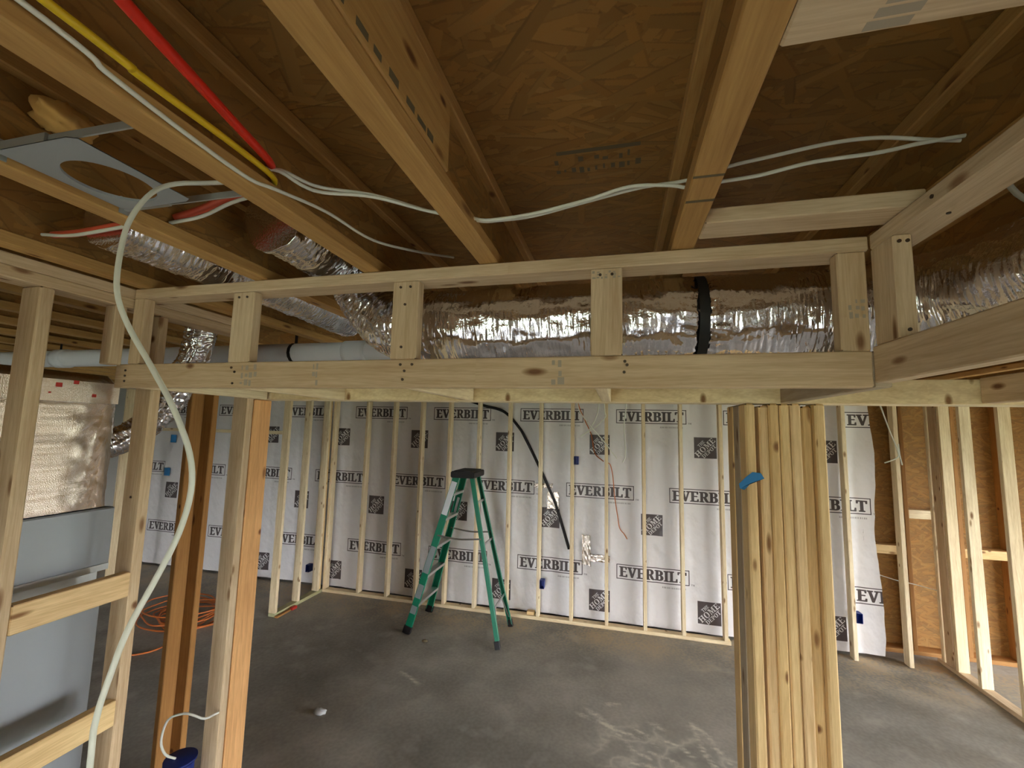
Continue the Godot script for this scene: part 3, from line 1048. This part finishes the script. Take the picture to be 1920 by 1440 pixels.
# ------------------------------------------------------------------ ladder
func build_ladder() -> void:
	var B := Vector3(-1.68, 0, -4.68)
	var o := thing("step_ladder", "green fibreglass step ladder with a dark cap standing open", "ladder", B)
	var top := 1.665
	var fr := [[Vector3(-2.19, 0.03, -4.42), Vector3(-1.745, top, -4.555)], [Vector3(-2.19, 0.03, -4.985), Vector3(-1.745, top, -4.835)]]
	var rr := [[Vector3(-1.172, 0.03, -4.375), Vector3(-1.575, top, -4.575)], [Vector3(-1.172, 0.03, -4.90), Vector3(-1.575, top, -4.815)]]
	var sgn := [1.0, -1.0]
	var near_rail: Node3D
	for i in 2:
		for g in [[fr, 0.075, "front_rail"], [rr, 0.045, "rear_rail"]]:
			var a: Vector3 = g[0][i][0] - B
			var b: Vector3 = g[0][i][1] - B
			var side := Vector3(1, 0, 0)
			var u := (b - a).normalized()
			var s := (side - u * side.dot(u)).normalized()
			var st := begin()
			bar(st, a, b, g[1], 0.004, side)
			var fl := Vector3(0, 0, -sgn[i]) * 0.014
			bar(st, a + s * (g[1] / 2 - 0.002) + fl, b + s * (g[1] / 2 - 0.002) + fl, 0.004, 0.028, side)
			bar(st, a - s * (g[1] / 2 - 0.002) + fl, b - s * (g[1] / 2 - 0.002) + fl, 0.004, 0.028, side)
			var rail := put(o, g[2], st.commit(), M.green)
			if i == 0 and g[2] == "front_rail": near_rail = rail
			var ft := begin()
			bar(ft, a - u * 0.028, a + u * 0.045, g[1] + 0.012, 0.04, side, 0.004)
			put(rail, "foot", ft.commit(), M.black)
	var at := func(r: Array, y: float) -> Vector3:
		return r[0].lerp(r[1], (y - 0.03) / (top - 0.03)) - B
	for y in [0.30, 0.60, 0.90, 1.20, 1.47]:
		var a: Vector3 = at.call(fr[0], y)
		var b: Vector3 = at.call(fr[1], y)
		var st := begin()
		bar(st, a, b, 0.078, 0.006, Vector3.RIGHT)
		bar(st, a + Vector3(-0.037, -0.012, 0), b + Vector3(-0.037, -0.012, 0), 0.004, 0.026, Vector3.RIGHT)
		bar(st, a + Vector3(0.037, -0.012, 0), b + Vector3(0.037, -0.012, 0), 0.004, 0.026, Vector3.RIGHT)
		put(o, "step", st.commit(), M.alu)
	for y in [0.34, 0.95, 1.38]:
		var a: Vector3 = at.call(rr[0], y)
		var b: Vector3 = at.call(rr[1], y)
		var st := begin()
		bar(st, a, b, 0.026, 0.012, Vector3.UP)
		put(o, "rear_brace", st.commit(), M.alu)
	for i in 2:
		var a: Vector3 = at.call(rr[i], 0.34)
		var c: Vector3 = at.call(rr[i], 0.10)
		var mid := (at.call(rr[0], 0.34) as Vector3).lerp(at.call(rr[1], 0.34), 0.5)
		var st := begin()
		bar(st, c, a.lerp(mid, 0.45), 0.016, 0.004, Vector3.RIGHT)
		put(o, "diagonal_brace", st.commit(), M.alu)
	for i in 2:
		var a: Vector3 = at.call(fr[i], 1.02)
		var b: Vector3 = at.call(rr[i], 1.02)
		var mid := a.lerp(b, 0.5) + Vector3(0, -0.022, 0)
		put(o, "spreader", tube_mesh([a, mid, b], 0.009, 8, 0.05), M.alu_dull)
	# moulded cap
	var cap := begin()
	bar(cap, Vector3(-1.66, 1.682, -4.515) - B, Vector3(-1.66, 1.682, -4.875) - B, 0.275, 0.07, Vector3.RIGHT, 0.012)
	bar(cap, Vector3(-1.66, 1.716, -4.535) - B, Vector3(-1.66, 1.716, -4.855) - B, 0.22, 0.020, Vector3.RIGHT, 0.008)
	put(o, "cap", cap.commit(), M.black)
	# stickers on the near front rail
	for s in [[1.24, 1.60, M.label_white], [0.62, 0.90, M.label_grey], [0.36, 0.50, M.label_grey], [0.20, 0.28, M.label_grey]]:
		var a: Vector3 = at.call(fr[0], s[0])
		var b: Vector3 = at.call(fr[0], s[1])
		var st := begin()
		bar(st, a + Vector3(0, 0, 0.003), b + Vector3(0, 0, 0.003), 0.066, 0.001, Vector3.RIGHT, 0.0003)
		put(near_rail, "sticker", st.commit(), s[2])
	var st2 := begin()
	var far_a: Vector3 = at.call(fr[1], 1.18)
	var far_b: Vector3 = at.call(fr[1], 1.38)
	bar(st2, far_a + Vector3(0, 0, 0.003), far_b + Vector3(0, 0, 0.003), 0.03, 0.001, Vector3.RIGHT, 0.0003)
	put(o, "sticker", st2.commit(), M.label_white)

# ------------------------------------------------------------------ cables
func build_cables() -> void:
	cable("power_cable", "thick white cable looping down from the recessed light bracket", M.cable_white, [Vector3(-0.80, 2.775, -0.79), Vector3(-0.918, 2.757, -0.748), Vector3(-0.953, 2.725, -0.691), Vector3(-0.952, 2.677, -0.644), Vector3(-0.952, 2.603, -0.611), Vector3(-0.938, 2.527, -0.592), Vector3(-0.911, 2.440, -0.577), Vector3(-0.879, 2.374, -0.581), Vector3(-0.815, 2.294, -0.585), Vector3(-0.758, 2.223, -0.586), Vector3(-0.721, 2.145, -0.594), Vector3(-0.718, 2.080, -0.601), Vector3(-0.739, 2.006, -0.604), Vector3(-0.765, 1.935, -0.595), Vector3(-0.803, 1.848, -0.585), Vector3(-0.822, 1.773, -0.578), Vector3(-0.832, 1.709, -0.572), Vector3(-0.842, 1.631, -0.578), Vector3(-0.86, 1.2, -0.6), Vector3(-0.90, 0.4, -0.62), Vector3(-0.95, 0.03, -0.66), Vector3(-1.2, 0.012, -0.72)], 0.0058, "cable", "", 0.8, 12)
	cable("yellow_cable", "yellow cable running along the third joist's flange", M.cable_yellow, [Vector3(-0.715, 2.748, 0.9), Vector3(-0.715, 2.735, -0.30), Vector3(-0.720, 2.733, -0.45), Vector3(-0.735, 2.745, -0.62), Vector3(-0.752, 2.752, -0.745), Vector3(-0.80, 2.765, -0.80)], 0.0065)
	cable("white_cable", "white cable clipped along the flange beside the yellow one", M.cable_white, [Vector3(-0.738, 2.745, 0.9), Vector3(-0.738, 2.730, -0.25), Vector3(-0.742, 2.716, -0.43), Vector3(-0.747, 2.710, -0.56), Vector3(-0.749, 2.709, -0.685), Vector3(-0.747, 2.724, -0.754), Vector3(-0.738, 2.753, -0.915), Vector3(-0.720, 2.761, -1.106), Vector3(-0.66, 2.80, -1.30), Vector3(-0.62, 2.86, -1.5)], 0.0042)
	cable("red_tube", "red plastic water tube bending through a joist web", M.cable_red, [Vector3(-0.50, 2.71, -0.02), Vector3(-0.618, 2.736, -0.363), Vector3(-0.680, 2.753, -0.55), Vector3(-0.742, 2.772, -0.725), Vector3(-0.80, 2.80, -0.78)], 0.009, "tube")
	cable("red_tube", "faded red tube between the two joists beside the light bracket", M.tube_pink, [Vector3(-1.21, 2.767, -0.885), Vector3(-1.15, 2.80, -0.91), Vector3(-1.06, 2.84, -0.925), Vector3(-0.92, 2.86, -0.93), Vector3(-0.80, 2.86, -0.93)], 0.012, "tube")
	cable("red_tube", "dark red tube over the left stud wall's top plate", M.tube_pink, [Vector3(-1.73, 2.775, -0.905), Vector3(-1.60, 2.765, -0.895), Vector3(-1.45, 2.765, -0.885), Vector3(-1.24, 2.767, -0.88)], 0.011, "tube")
	cable("white_cable", "white cable below the faded red tube", M.cable_white, [Vector3(-1.21, 2.748, -0.872), Vector3(-1.13, 2.775, -0.90), Vector3(-1.03, 2.822, -0.92), Vector3(-0.80, 2.84, -0.92)], 0.005)
	cable("white_cable", "white cable below the dark red tube", M.cable_white, [Vector3(-1.73, 2.765, -0.88), Vector3(-1.60, 2.748, -0.875), Vector3(-1.45, 2.75, -0.872), Vector3(-1.24, 2.757, -0.865)], 0.005)
	var g := "paired white cables crossing the joists"
	var lb := "one of two white cables strung together through the joist webs"
	cable("white_cable", lb, M.cable_white, [Vector3(-0.79, 2.775, -0.75), Vector3(-0.745, 2.776, -0.765), Vector3(-0.72, 2.770, -0.80), Vector3(-0.70, 2.778, -0.85), Vector3(-0.60, 2.786, -0.92), Vector3(-0.467, 2.759, -0.98), Vector3(-0.385, 2.745, -1.0), Vector3(-0.337, 2.731, -1.0), Vector3(-0.294, 2.729, -1.0), Vector3(-0.204, 2.732, -1.0), Vector3(-0.072, 2.755, -1.0), Vector3(0.053, 2.776, -1.0), Vector3(0.160, 2.782, -1.0), Vector3(0.245, 2.804, -1.0), Vector3(0.338, 2.817, -1.0), Vector3(0.452, 2.831, -1.0), Vector3(0.540, 2.830, -1.0), Vector3(0.628, 2.812, -1.0), Vector3(0.70, 2.80, -1.0)], 0.0042, "cable", g)
	cable("white_cable", lb, M.cable_white, [Vector3(-0.79, 2.775, -0.743), Vector3(-0.745, 2.770, -0.758), Vector3(-0.72, 2.758, -0.798), Vector3(-0.70, 2.765, -0.848), Vector3(-0.60, 2.776, -0.908), Vector3(-0.467, 2.752, -0.963), Vector3(-0.385, 2.742, -0.978), Vector3(-0.337, 2.725, -0.980), Vector3(-0.294, 2.722, -0.980), Vector3(-0.204, 2.727, -0.980), Vector3(-0.072, 2.748, -0.980), Vector3(0.029, 2.770, -0.980), Vector3(0.119, 2.764, -0.983), Vector3(0.160, 2.757, -0.988), Vector3(0.227, 2.763, -0.988), Vector3(0.304, 2.768, -0.988), Vector3(0.409, 2.785, -0.988), Vector3(0.528, 2.790, -0.988), Vector3(0.604, 2.800, -0.988), Vector3(0.69, 2.806, -0.988)], 0.0042, "cable", g)
	cable("white_cable", "white cable slanting down over the side soffit duct", M.cable_white, [Vector3(0.80, 2.90, -1.2), Vector3(0.878, 2.831, -1.2), Vector3(0.922, 2.763, -1.2), Vector3(1.0, 2.70, -1.18), Vector3(1.15, 2.69, -1.15)], 0.006)
	cable("thin_cable", "thin cable curling beside the left corner post", M.cable_white, [Vector3(-1.955, 0.674, -1.69), Vector3(-1.972, 0.71, -1.655), Vector3(-1.976, 0.780, -1.631), Vector3(-1.946, 0.875, -1.629), Vector3(-1.877, 0.905, -1.643), Vector3(-1.84, 0.889, -1.665), Vector3(-1.82, 0.86, -1.70), Vector3(-1.80, 0.86, -1.75)], 0.005)
	# back wall
	cable("black_hose", "black hose slanting down the printed facing behind the studs", M.black, [Vector3(-1.90, 2.56, -5.25), Vector3(-1.671, 2.49, -5.25), Vector3(-1.40, 2.415, -5.25), Vector3(-1.20, 2.22, -5.25), Vector3(-1.105, 2.067, -5.25), Vector3(-0.919, 1.718, -5.25), Vector3(-0.80, 1.47, -5.25), Vector3(-0.731, 1.319, -5.25), Vector3(-0.64, 1.05, -5.25), Vector3(-0.56, 0.80, -5.25)], 0.0175, "hose")
	var wl := "loose white wire hanging from the ceiling before the back wall"
	for w in [[Vector3(-0.46, 2.944, -4.9), Vector3(-0.441, 2.496, -4.9), Vector3(-0.338, 2.304, -4.9), Vector3(-0.161, 2.100, -4.9), Vector3(-0.005, 1.901, -4.9)], [Vector3(-0.20, 2.944, -4.92), Vector3(-0.208, 2.498, -4.92), Vector3(-0.231, 2.366, -4.92), Vector3(-0.308, 2.215, -4.92), Vector3(-0.408, 2.135, -4.92)], [Vector3(-0.15, 2.944, -4.94), Vector3(-0.143, 2.457, -4.94), Vector3(-0.138, 2.350, -4.94), Vector3(-0.278, 2.216, -4.94), Vector3(-0.41, 2.13, -4.94)], [Vector3(0.10, 2.944, -4.9), Vector3(0.094, 2.501, -4.9), Vector3(0.070, 2.253, -4.9), Vector3(0.086, 1.962, -4.9), Vector3(0.055, 1.86, -4.9)]]:
		cable("loose_wire", wl, M.cable_white, w, 0.006, "wire", "loose wires before the back wall")
	cable("orange_wire", "upper piece of orange wire hanging on the printed facing", M.cable_orange, [Vector3(-0.47, 2.58, -5.25), Vector3(-0.455, 2.489, -5.25), Vector3(-0.377, 2.310, -5.25), Vector3(-0.307, 2.153, -5.25), Vector3(-0.263, 1.935, -5.25), Vector3(-0.16, 1.84, -5.25)], 0.006, "wire")
	cable("orange_wire", "lower piece of orange wire ending loose on the printed facing", M.cable_orange, [Vector3(-0.13, 1.83, -5.25), Vector3(-0.084, 1.805, -5.25), Vector3(-0.054, 1.665, -5.25), Vector3(-0.036, 1.453, -5.25), Vector3(-0.001, 1.215, -5.25), Vector3(0.022, 1.085, -5.25), Vector3(0.070, 1.024, -5.25), Vector3(0.105, 0.968, -5.25)], 0.005, "wire")
	cable("white_string", "white string knotted on a free stud by the facing's edge", M.cable_white, [Vector3(2.60, 2.60, -5.15), Vector3(2.631, 2.473, -5.15), Vector3(2.687, 2.258, -5.15), Vector3(2.735, 2.099, -5.15), Vector3(2.746, 2.02, -5.15), Vector3(2.70, 1.981, -5.15), Vector3(2.623, 1.946, -5.15)], 0.006, "string")
	cable("white_string", "short hanging end of the knotted white string", M.cable_white, [Vector3(2.755, 2.14, -5.158), Vector3(2.76, 2.03, -5.158), Vector3(2.775, 1.93, -5.158)], 0.006, "string")
	cable("thin_wire", "thin pale wire strung across the bare strand board corner", M.cable_white, [Vector3(2.58, 0.81, -5.30), Vector3(2.734, 0.77, -5.30), Vector3(2.9, 0.74, -5.32), Vector3(3.08, 0.70, -5.33)], 0.004, "wire")
	# orange cord heaped on the slab at the back left
	var pts := []
	var r := RandomNumberGenerator.new()
	r.seed = 8
	for i in 90:
		var a := i * 0.55
		var rad := 0.30 + 0.10 * sin(i * 0.37) + r.randf_range(-0.03, 0.03)
		pts.append(Vector3(-4.70 + cos(a) * rad * 1.25, 0.012 + 0.0022 * i * (0.5 + 0.5 * sin(i * 0.2)), -4.05 + sin(a) * rad))
	pts.append(Vector3(-4.3, 0.012, -3.5))
	pts.append(Vector3(-4.5, 0.012, -3.2))
	cable("extension_cord", "orange extension cord heaped on the slab behind the left posts", M.cable_orange, pts, 0.008, "cord")

# ------------------------------------------------------------------ small things
func build_small() -> void:
	# recessed light bracket
	var o := thing("light_bracket", "grey metal mounting bracket with a round hole for a ceiling light", "bracket", Vector3(-1.07, 2.715, -0.63))
	var st := begin()
	var N := 48
	var cx := -1.075
	var cz := -0.645
	var hole := []
	var rim := []
	for i in N:
		var a := TAU * i / N
		var d := Vector2(cos(a), sin(a))
		hole.append(Vector3(cx + d.x * 0.078, 0, cz + d.y * 0.078))
		var k := minf(0.106 / maxf(absf(d.x), 0.001), 0.114 / maxf(absf(d.y), 0.001))
		rim.append(Vector3(-1.074 + d.x * k, 0, -0.628 + d.y * k))
	var c0 := Vector3(-1.07, 2.715, -0.63)
	for i in N:
		var j := (i + 1) % N
		for lev in [[2.715, Vector3.DOWN], [2.7165, Vector3.UP]]:
			var y := Vector3(0, lev[0], 0)
			var ring := [hole[i], rim[i], rim[j], hole[i], rim[j], hole[j]]
			if lev[1] == Vector3.DOWN: ring.reverse()
			for v: Vector3 in ring:
				st.set_normal(lev[1])
				st.add_vertex(v + y - c0)
		for e in [[hole[i], hole[j], -1.0], [rim[i], rim[j], 1.0]]:
			var a: Vector3 = e[0] + Vector3(0, 2.715, 0) - c0
			var b: Vector3 = e[1] + Vector3(0, 2.715, 0) - c0
			var up := Vector3(0, 0.0015 if e[2] > 0 else 0.006, 0)
			for v: Vector3 in [a, b, b + up, a, b + up, a + up]:
				st.set_normal(((b - a).cross(Vector3.UP) * e[2]).normalized())
				st.add_vertex(v)
	put(o, "plate", st.commit(), M.galv_grey)
	for z in [-0.522, -0.752]:
		var b := begin()
		bar(b, Vector3(-1.19, 2.728, z) - c0, Vector3(-0.817, 2.728, z - 0.005) - c0, 0.004, 0.016, Vector3(0, 0, 1), 0.0005)
		bar(b, Vector3(-1.19, 2.728, z) - c0, Vector3(-1.05, 2.728, z) - c0, 0.010, 0.020, Vector3(0, 0, 1), 0.0005)
		put(o, "hanger_bar", b.commit(), M.galv)
		var e := begin()
		bar(e, Vector3(-0.8165, 2.708, z) - c0, Vector3(-0.8165, 2.750, z) - c0, 0.002, 0.030, Vector3.RIGHT, 0.0003)
		bar(e, Vector3(-1.1905, 2.708, z) - c0, Vector3(-1.1905, 2.750, z) - c0, 0.002, 0.030, Vector3.RIGHT, 0.0003)
		put(o, "bar_end", e.commit(), M.galv)
	# lump of hardened foam above the bracket
	var V := PackedVector3Array()
	var I := PackedInt32Array()
	var n1 := FastNoiseLite.new()
	n1.seed = 6
	n1.frequency = 1.0
	for j in 17:
		for i in 28:
			var a := TAU * i / 28
			var b := PI * j / 16
			var d := Vector3(sin(b) * cos(a), cos(b), sin(b) * sin(a))
			var r := 1.0 + 0.35 * n1.get_noise_3d(d.x * 1.6, d.y * 1.6, d.z * 1.6) + 0.1 * n1.get_noise_3d(d.x * 9, d.y * 9, d.z * 9)
			V.append(Vector3(d.x * 0.062, d.y * 0.034, d.z * 0.05) * r)
	for j in 16:
		for i in 28:
			var a := j * 28 + i
			var b := j * 28 + (i + 1) % 28
			I.append_array([a, a + 28, b, b, a + 28, b + 28])
	var lump := put(self, "foam_lump", indexed(V, I), M.foam, Vector3(-1.165, 2.842, -0.60))
	lump.rotation_degrees = Vector3(0, 0, -28)
	tag(lump, "tan lump of hardened foam above the light bracket", "foam")
	# blue electrical boxes nailed to the back studs
	for b in [[-0.476, 1.845, "small blue electrical box high on a back wall stud"], [-0.862, 0.40, "small blue electrical box low on a stud right of the ladder"], [2.336, 0.404, "small blue electrical box on a free stud at the facing's edge"], [-4.05, 0.27, "small blue electrical box behind the short partition"]]:
		var zz := -5.15
		if b[0] > 2.0: zz = -5.18
		var e := thing("electrical_box", b[2], "box", Vector3(b[0], b[1], zz - 0.03))
		for q in [[-0.026, -0.023, -0.047, 0.047], [0.023, 0.026, -0.047, 0.047], [-0.023, 0.023, 0.044, 0.047], [-0.023, 0.023, -0.047, -0.044]]:
			board(e, "side", M.blue, b[0] + q[0], b[0] + q[1], b[1] + q[2], b[1] + q[3], zz - 0.07, zz + 0.012, 0.001)
		board(e, "back", M.blue, b[0] - 0.023, b[0] + 0.023, b[1] - 0.044, b[1] + 0.044, zz - 0.07, zz - 0.067, 0.001)
	# foil tape patches on the facing
	var k := 0
	for f in [[-0.88, 1.52, 0.22, 0.05, "crumpled silver tape strip stuck across the facing beside the hose"], [-0.76, 1.35, 0.14, 0.20, "crumpled silver tape patch stuck under the hose"], [-0.36, 0.80, 0.10, 0.34, "tall crumpled silver tape patch at the hose's lower end"], [-0.20, 0.72, 0.22, 0.08, "short crumpled silver tape strip beside the tall patch"]]:
		var PV := PackedVector3Array()
		var PI_ := PackedInt32Array()
		var w := 14
		for side in 2:
			for j in w + 1:
				for i in w + 1:
					var u := float(i) / w - 0.5
					var v := float(j) / w - 0.5
					var edge := 1.0 + 0.16 * n1.get_noise_2d(atan2(v, u) * 2.0 + k * 7, 3.0)
					var zc := 0.007 + 0.012 * n1.get_noise_2d(u * 9.0 + k * 11, v * 9.0) if side == 0 else -0.003
					PV.append(Vector3(u * f[2] * edge, v * f[3] * edge, zc))
			for j in w:
				for i in w:
					var a := side * (w + 1) * (w + 1) + j * (w + 1) + i
					if side == 0: PI_.append_array([a, a + w + 1, a + 1, a + 1, a + w + 1, a + w + 2])
					else: PI_.append_array([a, a + 1, a + w + 1, a + 1, a + w + 2, a + w + 1])
		var p := put(self, "silver_tape", indexed(PV, PI_), M.foil_wrap, Vector3(f[0], f[1], -5.266))
		p.position.y = f[1] - 0.0
		tag(p, f[4], "tape")
		k += 1
	# blue tape on the column
	var bt := begin()
	var poly := [Vector2(-0.045, -0.035), Vector2(-0.030, -0.040), Vector2(-0.005, -0.012), Vector2(0.040, 0.006), Vector2(0.028, 0.026), Vector2(0.0, 0.028), Vector2(-0.022, 0.010), Vector2(-0.048, -0.018)]
	for lev in [[0.0, Vector3.BACK], [-0.001, Vector3.FORWARD]]:
		for i in range(1, 7):
			for q: Vector2 in ([poly[0], poly[i + 1], poly[i]] if lev[0] == 0.0 else [poly[0], poly[i], poly[i + 1]]):
				bt.set_normal(lev[1])
				bt.add_vertex(Vector3(q.x, q.y, lev[0]))
	var bo := put(self, "blue_tape", bt.commit(), M.tape_blue, Vector3(0.497, 2.030, -1.816))
	tag(bo, "scrap of blue tape stuck on the yellow stud column", "tape")
	for t in [[-6.73, 1.925, "upper scrap of blue tape by the far left studs"], [-6.79, 1.415, "lower scrap of blue tape by the far left studs"]]:
		var s := board(self, "blue_tape", M.tape_blue, t[0] - 0.055, t[0] + 0.055, t[1] - 0.06, t[1] + 0.06, -5.262, -5.259, 0.0005)
		tag(s, t[2], "tape")
	# scraps on the slab
	var scraps := [[-2.22, -3.07, 0.05, "crumpled white paper scrap on the open slab", M.paper], [-1.93, -4.30, 0.03, "small dark scrap on the slab before the ladder", M.ink_dark], [2.05, -3.40, 0.05, "crumpled clear plastic scrap on the slab right of the column", M.paper]]
	for s in scraps:
		var SV := PackedVector3Array()
		var SI := PackedInt32Array()
		for j in 9:
			for i in 14:
				var a := TAU * i / 14
				var b := PI * j / 8
				var d := Vector3(sin(b) * cos(a), cos(b), sin(b) * sin(a))
				var r := 1.0 + 0.6 * n1.get_noise_3d(d.x * 4 + s[0], d.y * 4, d.z * 4)
				SV.append(Vector3(d.x * s[2] * r, maxf(-0.012, d.y * s[2] * 0.45 * r), d.z * s[2] * 0.7 * r))
		for j in 8:
			for i in 14:
				var a := j * 14 + i
				var b := j * 14 + (i + 1) % 14
				SI.append_array([a, a + 14, b, b, a + 14, b + 14])
		var so := put(self, "floor_scrap", indexed(SV, SI), s[4], Vector3(s[0], 0.012, s[1]))
		tag(so, s[3], "scrap")
	var wsb := board(self, "wood_offcut", M.yellow[0], -1.04, -0.95, 0.0385, 0.075, -5.225, -5.16)
	tag(wsb, "small wood offcut lying on the back wall's bottom plate", "offcut")
	var rs := board(self, "red_scrap", M.red, -3.78, -3.74, 0.0, 0.03, -4.62, -4.54)
	tag(rs, "small red scrap at the foot of the short partition", "scrap")
	var bs := board(self, "brown_strip", M.brown, -3.79, -3.75, 0.0, 0.02, -4.53, -4.32)  # flat brown strip along the partition plate
	tag(bs, "flat brown strip lying along the short partition's plate", "offcut")
	# blue spool by the left corner post
	var sp := thing("electrical_box", "round blue electrical box low on the left corner post", "box", Vector3(-1.94, 0.56, -1.702))
	put(sp, "body", tube_mesh([Vector3(0, 0.0, 0), Vector3(0, 0.05, 0), Vector3(0, 0.10, 0)], 0.055, 24, 0.05), M.blue)
	put(sp, "rim", tube_mesh([Vector3(0, 0.10, 0), Vector3(0, 0.106, 0), Vector3(0, 0.112, 0)], 0.065, 24, 0.05), M.blue)
